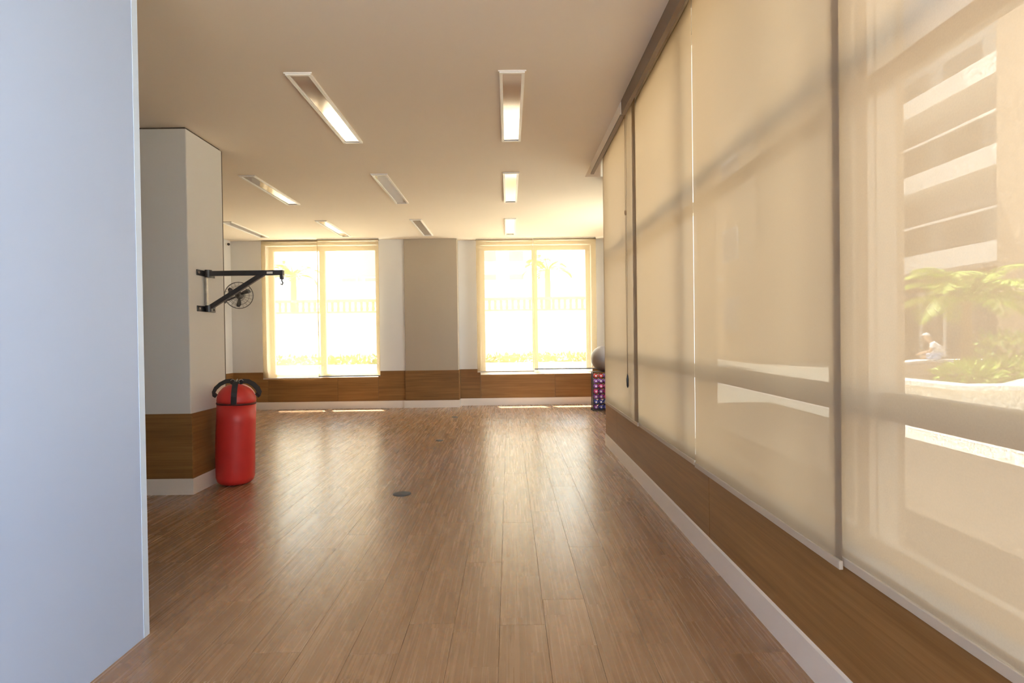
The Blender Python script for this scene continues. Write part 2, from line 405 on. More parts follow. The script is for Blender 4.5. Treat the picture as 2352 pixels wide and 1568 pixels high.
t4 = struct('trim_4', MB().box(XL + 0.012, -1.662, YB1 - 0.003, YB1, 0.12, 0.124), m_dark_gap, 'brown wood wainscot under the left back window')
def panel_x(par, x0, x1, yf, z0=0.118, z1=WZ):
    MB().box(-(x1 - x0) / 2 + 0.001, (x1 - x0) / 2 - 0.001, -0.006, 0.006, -(z1 - z0) / 2, (z1 - z0) / 2).obj('panel', m_wain_x, par, loc=((x0 + x1) / 2, yf - 0.006, (z0 + z1) / 2), bevel=0.0015)
panel_x(t4, XL + 0.013, -3.86, YB1); panel_x(t4, -3.86, -2.75, YB1, z1=SILL + 0.0); panel_x(t4, -2.75, -2.10, YB1, z1=SILL); panel_x(t4, -2.10, -1.662, YB1)
t5 = struct('trim_5', MB().box(-1.66, -0.815, YBP - 0.003, YBP, 0.12, 0.124), m_dark_gap, 'brown wood wainscot on the pilaster')
panel_x(t5, -1.664, -0.809, YBP)
MB().box(-0.006, 0.006, -0.098, 0.098, -0.24, 0.237).obj('panel', m_wain_y, t5, loc=(-0.813 + 0.006, 9.165, 0.358))
t6 = struct('trim_6', MB().box(-0.80, XA, YB2 - 0.003, YB2, 0.12, 0.124), m_dark_gap, 'brown wood wainscot under the right back window')
panel_x(t6, -0.80, -0.47, YB2); panel_x(t6, -0.47, 0.75, YB2, z1=SILL); panel_x(t6, 0.75, 1.37, YB2, z1=SILL); panel_x(t6, 1.37, XA, YB2)
struct('baseboard_back', MB().box(XL + 0.018, -1.662, YB1 - 0.018, YB1, 0, 0.116).box(-1.68, -0.795, YBP - 0.018, YBP, 0, 0.116).box(-0.813, -0.795, YBP, YB2, 0, 0.116).box(-0.795, XA, YB2 - 0.018, YB2, 0, 0.116), m_white, 'white baseboard along the back wall')

def back_window(name, x0, x1, xm, y, label):
    fr = tag(MB().box(x0, x0 + 0.07, y + 0.15, y + 0.21, SILL, HEAD).box(x1 - 0.07, x1, y + 0.15, y + 0.21, SILL, HEAD)
             .box(x0 + 0.07, x1 - 0.07, y + 0.15, y + 0.21, HEAD - 0.07, HEAD).box(x0 + 0.07, x1 - 0.07, y + 0.15, y + 0.21, SILL, SILL + 0.05).obj(name, m_framew, bevel=0.003), label, None, None, 'structure')
    MB().box(xm - 0.045, xm + 0.045, y + 0.145, y + 0.215, SILL + 0.05, HEAD - 0.07).obj('window_mullion', m_framew, fr)
    for a, b in ((x0 + 0.07, xm - 0.045), (xm + 0.045, x1 - 0.07)):
        MB().box(a, b, y + 0.177, y + 0.183, SILL + 0.05, HEAD - 0.07).obj('pane', m_glass, fr)
    MB().box(x0 - 0.0, x1 + 0.0, y + 0.0, y + 0.15, SILL, SILL + 0.006).obj('window_sill', m_white, fr)
back_window('window_1', L0, L1, -3.02, YB1, 'left back window with two panes behind screens')
back_window('window_2', R0, R1, 0.44, YB2, 'right back window with two panes behind screens')

# ------------------------------------------------------------------ right window wall
WX0, WX1 = 0.996, 1.16
SR = 0.49
struct('wall_right', MB().box(WX0, WX1, -3.2, YEND, 0, SR).box(WX0, WX1, 5.56, YEND, SR, 2.98).box(WX0, XA, YEND - 0.15, YEND, 0, H).box(WX0, WX1, -3.2, YEND, 2.86, 2.98), m_wall, 'wall under the long row of right windows')
t7 = struct('trim_7', MB().box(WX0 - 0.003, WX0, -2.9, YEND, 0.12, 0.124), m_dark_gap, 'dark brown wood wainscot below the right blinds')
for a, b in ((-2.0, 0.40), (0.40, 2.80), (2.80, 5.20), (5.20, YEND + 0.008)):
    MB().box(-0.005, 0.005, -(b - a) / 2 + 0.001, (b - a) / 2 - 0.001, -(SR - 0.118) / 2, (SR - 0.118) / 2).obj('panel', m_wain_y, t7, loc=(WX0 - 0.005, (a + b) / 2, (SR + 0.118) / 2), bevel=0.0015)
MB().box(-0.38, 0.38, -0.005, 0.005, -0.238, 0.238).obj('panel', m_wain_x, t7, loc=(WX0 + 0.375, YEND + 0.005, 0.356))
struct('baseboard_right', MB().add(*(lambda y0, y1: ([(x_, y_, z_) for y_ in (y0, y1) for (x_, z_) in ((WX0, 0), (XR, 0), (XR, 0.112), (XR + 0.004, 0.122), (WX0, 0.124))],
       [(0, 1, 2, 3, 4), (9, 8, 7, 6, 5)] + [(i, (i + 1) % 5 + 0, (i + 1) % 5 + 5, i + 5)[::-1] for i in range(5)]))(-2.9, YEND + 0.018)), m_white, 'white baseboard along the right wall')
WP0, WP1 = 1.075, 1.105
MY = (0.36, 1.70, 3.15, 4.40)
def win_seg(name, y0, y1, label):
    fr = MB().box(1.115, 1.15, y0 + 0.03, y1 - 0.03, 0.875, 0.959).box(WP0, WP1, y0 + 0.03, y1 - 0.03, 1.835, 1.895).box(WP0, WP1, y0 + 0.03, y1 - 0.03, 2.80, 2.86).box(WP0, WP1, y0 + 0.03, y1 - 0.03, SR, SR + 0.04).box(WP0 - 0.01, 1.15, y0 - 0.03, y0 + 0.03, SR, 2.86)
    o = tag(fr.obj(name, m_frame), label, None, None, 'structure')
    for a, b in ((SR + 0.04, 0.875), (0.959, 1.835), (1.895, 2.80)):
        MB().box(1.086, 1.092, y0 + 0.03, y1 - 0.03, a, b).obj('pane', m_glass, o)
ys = (-2.4, -1.0) + MY + (5.56,)
for i in range(len(ys) - 1):
    win_seg('window_%d' % (i + 3), ys[i], ys[i + 1], 'tall right window bay with rails behind the tan blinds, bay %d from the camera' % (i + 1))

o = tag(MB().box(XA + 0.1, XA + 0.15, 6.5, 6.56, 0.9, 2.5).box(XA + 0.1, XA + 0.15, 8.24, 8.3, 0.9, 2.5).box(XA + 0.1, XA + 0.15, 6.56, 8.24, 2.44, 2.5).box(XA + 0.1, XA + 0.15, 6.56, 8.24, 0.9, 0.96).obj('window_9', m_framew), 'bare unseen side window added to light the nook', None, None, 'structure')  # unseen window, added to brighten the nook and back wall
MB().box(XA + 0.122, XA + 0.128, 6.56, 8.24, 0.96, 2.44).obj('pane', m_glass, o)

# ------------------------------------------------------------------ roller blinds
def blind_right(y0, y1, xp, zb, label, cord=None, fab=None):
    t = thing('roller_blind', label, 'blind', (xp, (y0 + y1) / 2, zb), group='tan roller blinds on the right windows')
    h = (y1 - y0) / 2; N = 10; top = 2.88 - zb
    vs, fs = [], []
    rows = 12
    for i in range(rows + 1):
        for j in range(N + 1):
            vs.append((0.0025 * math.sin(j * 1.7 + y0 * 5) * (1 - i / rows), -h + 2 * h * j / N, 0.02 + (top - 0.02) * i / rows))
    for i in range(rows):
        for j in range(N):
            a = i * (N + 1) + j; fs.append((a, a + 1, a + N + 2, a + N + 1))
    MB().add(vs, fs).obj('fabric', fab or m_fabd, t, smooth=True)
    MB().box(-0.006, 0.006, -h, h, 0, 0.026).obj('bottom_bar', m_bar, t, bevel=0.002)
    MB().lathe([(0.024, -h + 0.055), (0.024, h - 0.055)], 16, (0.026, 0, top), 'y').obj('tube', m_tube, t)
    if cord:
        yc = cord - (y0 + y1) / 2
        for s_ in (-1, 1):
            MB().tube([(-0.014, yc + s_ * 0.022, top - 0.02), (-0.016, yc + s_ * 0.020, 1.2), (-0.016, yc + s_ * 0.008, 0.36)], 0.0017, 6).obj('cord', m_cord, t)
        MB().lathe([(0.003, 0.26), (0.009, 0.275), (0.010, 0.33), (0.005, 0.365), (0.004, 0.37)], 10, (-0.016, yc, 0)).obj('cord_weight', m_steel, t, smooth=True)
        MB().lathe([(0.003, 1.62), (0.008, 1.63), (0.008, 1.65), (0.003, 1.66)], 8, (-0.016, yc + 0.02, 0)).obj('cord_bead', m_cord, t)
    return t
blind_right(0.06, 1.658, 0.972, 0.457, 'tan screen blind nearest the camera, with the garden planter showing through it', fab=m_fab)
blind_right(1.627, 2.905, 0.955, 0.450, 'second tan screen blind from the camera on the right wall')
blind_right(2.945, 4.285, 0.965, 0.450, 'third tan screen blind from the camera on the right wall')
blind_right(4.175, 5.60, 0.948, 0.456, 'farthest tan screen blind on the right wall, with hanging pull cords', cord=4.45)

def blind_back(x0, x1, yp, zb, label, cord=None, bar=m_barg):
    t = thing('roller_blind', label, 'blind', ((x0 + x1) / 2, yp, zb), group='light roller blinds on the back windows')
    h = (x1 - x0) / 2; top = H - 0.012 - zb
    vs, fs = [], []; N = 8; rows = 10
    for i in range(rows + 1):
        for j in range(N + 1):
            vs.append((-h + 2 * h * j / N, 0.002 * math.sin(j * 1.9 + x0 * 3) * (1 - i / rows), 0.018 + (top - 0.018) * i / rows))
    for i in range(rows):
        for j in range(N):
            a = i * (N + 1) + j; fs.append((a, a + 1, a + N + 2, a + N + 1))
    MB().add(vs, fs).obj('fabric', m_fabb, t, smooth=True)
    MB().box(-h, h, -0.006, 0.006, 0, 0.02).obj('bottom_bar', bar, t, bevel=0.002)
    MB().lathe([(0.02, -h), (0.02, h)], 12, (0, 0.024, top - 0.012), 'x').obj('tube', m_tube, t)
    if cord is not None:
        xc = cord - (x0 + x1) / 2
        MB().tube([(xc, -0.012, top), (xc + 0.004, -0.014, top * 0.8), (xc - 0.006, -0.014, top * 0.6), (xc, -0.014, 0.75), (xc, -0.014, 0.6)], 0.003, 5).obj('cord', m_cord, t)
blind_back(-3.92, -3.015, 9.035, 0.487, 'light screen blind at the far left of the back wall, hanging lowest', bar=m_bar)
blind_back(-3.01, -2.037, 8.95, 0.520, 'light screen blind just left of the grey wall strip and beige pilaster', cord=-2.995)
blind_back(-0.51, 0.405, 9.12, 0.548, 'light screen blind just right of the beige pilaster', bar=m_bar)
blind_back(0.41, 1.417, 9.10, 0.582, 'light screen blind at the right end of the back wall, above the gym ball')

# ------------------------------------------------------------------ ceiling lights
LW, LL = 0.150, 1.19
fr = MB()
for b in ((-LW / 2, LW / 2, 0, 0.016), (-LW / 2, LW / 2, LL - 0.016, LL), (-LW / 2, -LW / 2 + 0.018, 0.016, LL - 0.016), (LW / 2 - 0.018, LW / 2, 0.016, LL - 0.016)):
    fr.box(b[0], b[1], b[2], b[3], -0.014, 0.0)
me_frame = fr.mesh('frame', m_trimw)
me_ref = MB().box(-LW / 2 + 0.018, LW / 2 - 0.018, 0.016, LL - 0.016, -0.007, 0.0).mesh('reflector', m_mirror)
me_end = MB().box(-LW / 2 - 0.008, LW / 2 + 0.008, -0.006, 0.0, -0.006, 0.0).mesh('end_lip', m_trimw)
rows_ = [(0.04, 3.35, 'long recessed ceiling light nearest the camera, close to the right blinds'),
         (0.04, 5.43, 'middle ceiling light of the row beside the right blinds'),
         (0.04, 7.56, 'farthest ceiling light of the row beside the right blinds, over the right window'),
         (-1.22, 3.35, 'long recessed ceiling light nearest the camera in the middle of the ceiling'),
         (-1.22, 5.43, 'middle-distance ceiling light halfway between column and right blinds'),
         (-1.22, 7.56, 'farthest ceiling light in front of the beige pilaster'),
         (-2.48, 5.43, 'ceiling light just past the column, left of the middle row'),
         (-2.48, 7.56, 'far ceiling light in front of the left back window'),
         (-3.74, 7.56, 'ceiling light in the far left corner, half hidden by the column')]
for (lx, ly, lab) in rows_:
    t = thing('ceiling_light', lab, 'ceiling light', (lx, ly, H), group='recessed ceiling lights')
    link('frame', me_frame, t); link('reflector', me_ref, t); link('end_lip', me_end, t)

# ------------------------------------------------------------------ floor outlets
def outlet(x_, y_, r, label):
    t = thing('floor_outlet', label, 'floor outlet', (x_, y_, 0), group='floor outlet covers')
    MB().lathe([(r, 0.0), (r, 0.0022), (r * 0.94, 0.0035)], 28).obj('rim', m_plate, t)
    MB().lathe([(r * 0.86, 0.0035), (r * 0.86, 0.0050), (r * 0.80, 0.0056)], 28).obj('lid', m_plate, t)
    MB().box(-r * 0.25, r * 0.25, -r * 0.68, -r * 0.58, 0.0056, 0.0064).obj('latch', m_black, t)
outlet(-0.79, 4.10, 0.066, 'largest grey round cover set in the floor, nearest the camera')
outlet(-0.77, 6.18, 0.042, 'small dark round floor cover, middle of the three')
outlet(-0.775, 7.95, 0.050, 'small dark round floor cover farthest away, near the pilaster')

# ------------------------------------------------------------------ punching bag
BX, BY = -2.178, 4.475
bag = thing('punching_bag', 'red punching bag with black straps standing against the column', 'punching bag', (BX, BY, 0), (0, math.radians(2.0), 0))
R = 0.143
prof = [(0.02, 0.006), (0.085, 0.005), (0.115, 0.012), (0.132, 0.030), (0.140, 0.06), (0.142, 0.12), (0.143, 0.30), (0.142, 0.50), (0.1415, 0.63)]
bd = MB().lathe(prof, 40)
for i, v in enumerate(bd.v):                         # soft creases of the filled vinyl
    q = math.atan2(v[1], v[0]); z = v[2]
    k = 1 + 0.012 * math.sin(3 * q + 9 * z) + 0.008 * math.sin(5 * q - 14 * z)
    bd.v[i] = (v[0] * k, v[1] * k, z)
bo = bd.obj('body', m_red, bag, smooth=True)
MB().lathe([(0.1425, 0.629), (0.1445, 0.633), (0.1445, 0.640), (0.1425, 0.644)], 40).obj('seam', m_dred, bag, smooth=True)
MB().lathe([(0.141, 0.643), (0.1425, 0.66), (0.139, 0.69), (0.126, 0.725), (0.100, 0.757), (0.065, 0.778), (0.02, 0.786)], 40).obj('cap', m_red, bag, smooth=True)
for i, deg in enumerate((-72, 18, 108, 198)):        # four webbing straps with raised loops
    a = math.radians(deg); d = Vector((math.cos(a), math.sin(a), 0)); zz = Vector((0, 0, 1))
    if i == 0:
        path = [(0.146, 0.640, 1, 0), (0.147, 0.665, 1, 0), (0.146, 0.695, 1, 0.1), (0.140, 0.725, 0.9, 0.4), (0.120, 0.762, 0.7, 0.7), (0.092, 0.792, 0.5, 0.9), (0.05, 0.806, 0, 1), (0.02, 0.796, -0.3, 1)]
    else:
        path = [(0.143, 0.690, 1, 0), (0.156, 0.700, 0.6, 0.6), (0.163, 0.722, 1, 0.2), (0.150, 0.752, 0.8, 0.6), (0.118, 0.785, 0.5, 0.9), (0.080, 0.806, 0.3, 1), (0.045, 0.810, 0, 1), (0.02, 0.792, -0.3, 1)]
    s_ = MB().ribbon([d * p[0] + zz * p[1] for p in path], [d * p[2] + zz * p[3] + Vector((0, -1.3 if i in (1, 3) else 0, 0)) for p in path], 0.040, 0.005).obj('strap', m_black, bag)
    ring = [d * (0.03 + 0.016 * math.cos(q)) + zz * (0.806 + 0.016 * math.sin(q)) for q in [2 * PI * k / 12 for k in range(12)]]
    MB().tube(ring, 0.0028, 6, closed=True).obj('ring', m_zinc, s_, smooth=True)
    if i == 0: MB().box(-0.021, 0.021, -0.003, 0.003, -0.03, 0.03).obj('buckle', m_steel, s_, loc=tuple(d * 0.150 + zz * 0.672))

# ------------------------------------------------------------------ wall bracket for the bag
br = thing('bag_bracket', 'black steel swing bracket bolted to the column above the red bag', 'bracket', (CX, 4.40, 1.38))
def plate(z):
    p = MB().box(0, 0.008, -0.115, 0.145, z - 0.022, z + 0.022).obj('wall_plate', m_steel, br, bevel=0.002)
    for yy in (-0.095, 0.125):
        MB().lathe([(0.009, 0.008), (0.009, 0.014), (0.006, 0.017)], 8, (0, yy, z), 'x').obj('bolt', m_zinc, p)
plate(0.268); plate(-0.005)
MB().box(0.006, 0.022, -0.012, 0.012, 0.0, 0.26).obj('upright', m_zinc, br, bevel=0.002)
MB().box(0.006, 0.612, -0.018, 0.018, 0.250, 0.288).obj('arm', m_steel, br, bevel=0.003)
MB().lathe([(0.026, 0.238), (0.026, 0.296)], 14, (0.032, 0, 0)).obj('pivot', m_steel, br)
MB().lathe([(0.026, -0.028), (0.026, 0.022)], 14, (0.032, 0, 0)).obj('pivot', m_steel, br)
dv = Vector((0.455, 0, 0.262)) - Vector((0.03, 0, 0.0)); nv = Vector((-dv.z, 0, dv.x)).normalized() * 0.017
b_ = MB(); A, B = Vector((0.03, 0, 0.0)), Vector((0.455, 0, 0.262))
b_.add([A - nv + Vector((0, -0.015, 0)), B - nv + Vector((0, -0.015, 0)), B + nv + Vector((0, -0.015, 0)), A + nv + Vector((0, -0.015, 0)),
        A - nv + Vector((0, 0.015, 0)), B - nv + Vector((0, 0.015, 0)), B + nv + Vector((0, 0.015, 0)), A + nv + Vector((0, 0.015, 0))],
       [(0, 1, 2, 3), (7, 6, 5, 4), (0, 4, 5, 1), (1, 5, 6, 2), (2, 6, 7, 3), (3, 7, 4, 0)])
b_.obj('brace', m_steel, br, bevel=0.002)
MB().box(0.49, 0.535, -0.0192, -0.0182, 0.260, 0.276).obj('sticker', m_trimw, br)
MB().box(0.586, 0.610, -0.014, 0.014, 0.218, 0.252).obj('hook_mount', m_steel, br, bevel=0.002)
MB().tube([(0.598, 0, 0.222), (0.598, 0, 0.205), (0.606, 0, 0.190), (0.600, 0, 0.176), (0.588, 0, 0.182)], 0.005, 8).obj('hook', m_steel, br, smooth=True)

# ------------------------------------------------------------------ wall fan
fan = thing('wall_fan', 'black caged wall fan on the far left wall behind the bracket', 'fan', (XL, 8.86, 1.745))
MB().lathe([(0.05, 0.0), (0.05, 0.018), (0.035, 0.03)], 16, (0, 0, 0), 'x').obj('wall_mount', m_steel, fan)
MB().tube([(0.02, 0, 0), (0.07, -0.005, 0.0), (0.12, -0.02, 0.02), (0.20, -0.03, 0.05)], 0.013, 8).obj('arm', m_steel, fan, smooth=True)
fd = Vector((0.30, -0.94, -0.08)).normalized(); fc = Vector((0.262, -0.06, 0.068))
ax1 = fd.cross(Vector((0, 0, 1))).normalized(); ax2 = ax1.cross(fd)
def fp(r, q, d): return fc + (ax1 * math.cos(q) + ax2 * math.sin(q)) * r + fd * d
mt = MB().tube([fp(0, 0, -0.10), fp(0, 0, -0.09), fp(0, 0, -0.02), fp(0, 0, 0.0)], [0.035, 0.062, 0.062, 0.045], 14).obj('motor', m_steel, fan, smooth=True)
MB().tube([fp(0, 0, 0.0), fp(0, 0, 0.03), fp(0, 0, 0.045)], [0.032, 0.032, 0.015], 12).obj('hub', m_steel, fan, smooth=True)
for k in range(3):
    q0 = 2 * PI * k / 3 + 0.55; vs = []
    for (r, w0, w1, d0, d1) in ((0.028, -0.35, 0.35, 0.028, 0.012), (0.09, -0.33, 0.26, 0.036, 0.004), (0.15, -0.22, 0.26, 0.036, 0.004), (0.178, -0.02, 0.20, 0.030, 0.010)):
        vs += [fp(r, q0 + w0, d0), fp(r, q0 + w1, d1)]
    o = MB().add(vs, [(0, 1, 3, 2), (2, 3, 5, 4), (4, 5, 7, 6)]).obj('blade', m_steel, fan, smooth=True)
    so_ = o.modifiers.new('solid', 'SOLIDIFY'); so_.thickness = 0.003
g = MB()
for (r, d) in ((0.205, 0.018), (0.200, 0.045), (0.15, 0.066), (0.09, 0.074), (0.04, 0.076), (0.200, -0.01), (0.14, -0.03), (0.08, -0.035)):
    g.tube([fp(r, 2 * PI * k / 28, d) for k in range(28)], 0.0022 if r < 0.2 else 0.003, 5, closed=True)
for k in range(20):
    q = 2 * PI * k / 20
    g.tube([fp(0.035, q, 0.076), fp(0.12, q, 0.071), fp(0.19, q, 0.050), fp(0.205, q, 0.018), fp(0.19, q, -0.015), fp(0.07, q, -0.036)], 0.0014, 4)
g.obj('guard', m_wire, fan)

# ------------------------------------------------------------------ small black sensor near the ceiling
sn = thing('motion_sensor', 'small black sensor high in the far left corner', 'sensor', (XL + 0.001, 8.95, 2.63))
MB().lathe([(0.022, 0), (0.022, 0.018), (0.014, 0.024)], 12, (0, 0, 0), 'x').obj('base', m_trimw, sn)
MB().lathe([(0.018, 0.024), (0.022, 0.036), (0.016, 0.052), (0.004, 0.058)], 12, (0, 0, 0), 'x').obj('lens', m_steel, sn, smooth=True)

# ------------------------------------------------------------------ dumbbell rack in the nook, ball on top
RX, RY = 1.40, 8.45
rk = thing('dumbbell_rack', 'dark steel tower rack full of coloured dumbbells at the end of the right wall', 'rack', (RX, RY, 0))
for sx in (-0.155, 0.155):
    for sy in (-0.03, 0.10):
        MB().box(sx - 0.006, sx + 0.006, sy - 0.012, sy + 0.012, 0, 0.575).obj('post', m_steel, rk)
ROWS = 7
for i in range(ROWS):
    MB().box(-0.149, 0.149, -0.04, 0.11, 0.020 + i * 0.078, 0.025 + i * 0.078).obj('shelf', m_steel, rk)
MB().box(-0.165, 0.165, -0.05, 0.12, 0.575, 0.583).obj('top_tray', m_steel, rk)
MB().box(-0.17, 0.17, -0.06, -0.03, 0.0, 0.02).box(-0.17, 0.17, 0.10, 0.13, 0.0, 0.02).obj('foot', m_steel, rk)
hexp = [(0.02, -0.075), (0.033, -0.070), (0.033, -0.030), (0.02, -0.025)]
me_h1 = {}
for nm, mm in (('red', m_dbred), ('pink', m_dbpink), ('purple', m_dbpurple), ('blue', m_dbblue)):
    me_h1[nm] = (MB().lathe([(0.022, -0.075), (0.032, -0.069), (0.032, -0.036), (0.022, -0.030)], 6, (0, 0, 0), 'y').mesh('head', mm),
                 MB().lathe([(0.022, 0.030), (0.032, 0.036), (0.032, 0.069), (0.022, 0.075)], 6, (0, 0, 0), 'y').mesh('head', mm),
                 MB().lathe([(0.012, -0.031), (0.013, 0.0), (0.012, 0.031)], 10, (0, 0, 0), 'y').mesh('handle', mm),
                 MB().lathe([(0.014, -0.0775), (0.014, -0.0745)], 10, (0, 0, 0), 'y').mesh('print_highlight', m_dbwhite))  # white discs stand for print and highlights on the heads
rowcol = ['blue', 'blue', 'purple', 'pink', 'pink', 'purple', 'red']
rowtxt = ['bottom', 'second lowest', 'third lowest', 'middle', 'third highest', 'second highest', 'top']
for i in range(ROWS):
    for j in range(4):
        pos = ('left end', 'second from left', 'second from right', 'right end')[j]
        c_ = rowcol[i] if (i + j) % 4 else ('purple' if rowcol[i] != 'purple' else 'pink')
        t = thing('dumbbell', 'small %s dumbbell, %s of the %s rack shelf' % (c_, pos, rowtxt[i]), 'dumbbell',
                  (RX - 0.1115 + j * 0.0745 + (-0.0 if j else 0.0), RY + 0.035 - (0.012 if (i + j) % 2 else 0), 0.0252 + i * 0.078 + 0.0278), group='dumbbells on the tower rack')
        for nm, me in zip(('head', 'head', 'handle', 'print_highlight'), me_h1[c_]): link(nm, me, t)
ball = thing('gym_ball', 'grey shiny gym ball resting on top of the dumbbell rack', 'ball', (RX + 0.02, RY + 0.03, 0.584 + 0.192))
bm_ = MB(); pr = []
for i in range(25):
    q = -PI / 2 + PI * i / 24; r = 0.192 * math.cos(q); z = 0.192 * math.sin(q)
    rib = 0.0016 * (1 if (i % 2 == 0 and 4 < i < 20) else 0)
    pr.append((max(r + rib, 0.002), z))
bm_.lathe(pr, 36).obj('shell', m_ball, ball, smooth=True)
MB().lathe([(0.012, 0.0), (0.012, 0.006), (0.005, 0.008)], 10, (0, -0.1935, 0.012), 'y').obj('plug', m_dbwhite, ball)

# ------------------------------------------------------------------ outdoors: ground
struct('ground', MB().box(-60, 80, 9.34, 90, -0.3, -0.02).box(4.3, 80, -20, 9.34, -0.3, -0.02).box(-60, -4.7, -20, 9.34, -0.3, -0.02).box(-4.7, 4.3, -20, -3.2, -0.3, -0.02), m_pave, 'pale paved ground outside')
struct('terrace', MB().box(1.17, 4.3, -3.2, 9.33, -0.3, -0.02), m_deck, 'brown paved terrace strip outside the right windows')
struct('roof', MB().box(-4.9, -0.85, -3.3, 9.93, 3.06, 3.2).box(-0.85, 2.0, -3.3, 10.1, 3.06, 3.2), m_stucco, 'flat roof slab over the room, its back overhang added to cut the sun')  # unseen back overhang, stepped to limit sun through the back screens
struct('exterior_column', MB().box(1.30, 1.50, 2.13, 2.30, -0.02, 3.06), m_tanw, 'tan square column outside the nearest right window', bevel=0.008)

# planter
pl = thing('planter', 'raised white-edged stone planter seen through the nearest blind', 'planter', (8.6, 10.6, 0))
pts = [(5.8, 9.3), (5.95, 7.40), (6.8, 7.33), (11.5, 11.0), (13.2, 13.9), (10.3, 14.2), (8.0, 12.6)]
pc = Vector((8.6, 10.6))
loc = [(a - 8.6, b - 10.6) for a, b in pts]
def inset(ps, k):
    out = []
    n_ = len(ps)
    for i in range(n_):
        p0, p1, p2 = Vector(ps[i - 1]), Vector(ps[i]), Vector(ps[(i + 1) % n_])
        d1 = (p1 - p0).normalized(); d2 = (p2 - p1).normalized()
        n1 = Vector((-d1.y, d1.x)); n2 = Vector((-d2.y, d2.x)); m_ = (n1 + n2).normalized()
        out.append(tuple(p1 + m_ * k / max(0.3, m_.dot(n1))))
    return out
def ringmesh(outer, inner, z0, z1):
    n_ = len(outer); b = MB()
    v = [(x_, y_, z0) for x_, y_ in outer] + [(x_, y_, z0) for x_, y_ in inner] + [(x_, y_, z1) for x_, y_ in outer] + [(x_, y_, z1) for x_, y_ in inner]
    f = []
    for i in range(n_):
        j = (i + 1) % n_
        f += [(i, j, 2 * n_ + j, 2 * n_ + i), (n_ + j, n_ + i, 3 * n_ + i, 3 * n_ + j), (2 * n_ + i, 2 * n_ + j, 3 * n_ + j, 3 * n_ + i), (j, i, n_ + i, n_ + j)]
    return b.add(v, f)
ringmesh(loc, inset(loc, 0.25), -0.02, 0.34).obj('wall', m_pave, pl)
ringmesh(inset(loc, -0.04), inset(loc, 0.32), 0.34, 0.40).obj('cap', m_stucco, pl)
MB().prism(inset(loc, 0.26), 0.10, 0.33).obj('soil', m_soil, pl)

def leaf_quad(mb, p, d, side, L_, W_):
    d = d.normalized(); s_ = side.normalized()
    up = d.cross(s_)
    a, b, c, e = p, p + d * L_ * 0.5 + s_ * W_ / 2 - up * W_ * 0.1, p + d * L_ - up * L_ * 0.05, p + d * L_ * 0.5 - s_ * W_ / 2 - up * W_ * 0.1
    m_ = p + d * L_ * 0.5
    mb.add([a, b, c, e, m_], [(0, 1, 4), (1, 2, 4), (2, 3, 4), (3, 0, 4)])
def rvec(): return Vector((random.uniform(-1, 1), random.uniform(-1, 1), random.uniform(-1, 1)))

def palm(name, label, base, th, tr, nf, fl, m_l, group=None):
    t = thing(name, label, 'tree', base, group=group)
    prof = []
    for i in range(14):
        k = i / 13; prof.append((tr * (1.15 - 0.35 * k) * (1.06 if i % 2 else 0.96), th * k))
    MB().lathe(prof, 14).obj('trunk', m_trunk, t, smooth=False)
    for i in range(nf):
        a = 2 * PI * i / nf + random.uniform(-0.2, 0.2); el = (0.4, 0.8, 1.15)[i % 3] + random.uniform(-0.1, 0.1)
        L_ = fl * random.uniform(0.85, 1.1)
        d = Vector((math.cos(a), math.sin(a), 0)); pts_ = []; rr_, zz_ = 0.02, th
        for k in range(10):
            pts_.append(d * rr_ + Vector((0, 0, zz_)))
            e_ = el - 1.9 * (k / 9) ** 1.4
            rr_ += L_ / 9 * math.cos(e_); zz_ += L_ / 9 * math.sin(e_)
        b = MB().tube(pts_, [0.014 * (1 - 0.08 * k) for k in range(10)], 5)
        sd_ = Vector((-d.y, d.x, 0))
        for k in range(2, 36):
            f_ = k / 36 * 8.99; i0 = int(f_); p = pts_[i0].lerp(pts_[min(9, i0 + 1)], f_ - i0)
            tg = (pts_[min(9, i0 + 1)] - pts_[i0]).normalized() if i0 < 9 else (pts_[9] - pts_[8]).normalized()
            ll = fl * 0.34 * math.sin(PI * min(1, 0.25 + 0.75 * k / 36)) + 0.04
            for s_ in (-1, 1):
                leaf_quad(b, p, tg * 0.7 + sd_ * s_ * 0.9 - Vector((0, 0, 0.25)), Vector((0, 0, 1)).cross(sd_ * s_ + tg) + Vector((0, 0, 0.3)), ll, fl * 0.035)
        b.obj('frond', m_l, t)
    return t
palm('palm_tree', 'short bright green palm growing in the planter outside the nearest blind', (7.82, 9.62, 0.33), 1.28, 0.085, 17, 1.3, m_leaf)

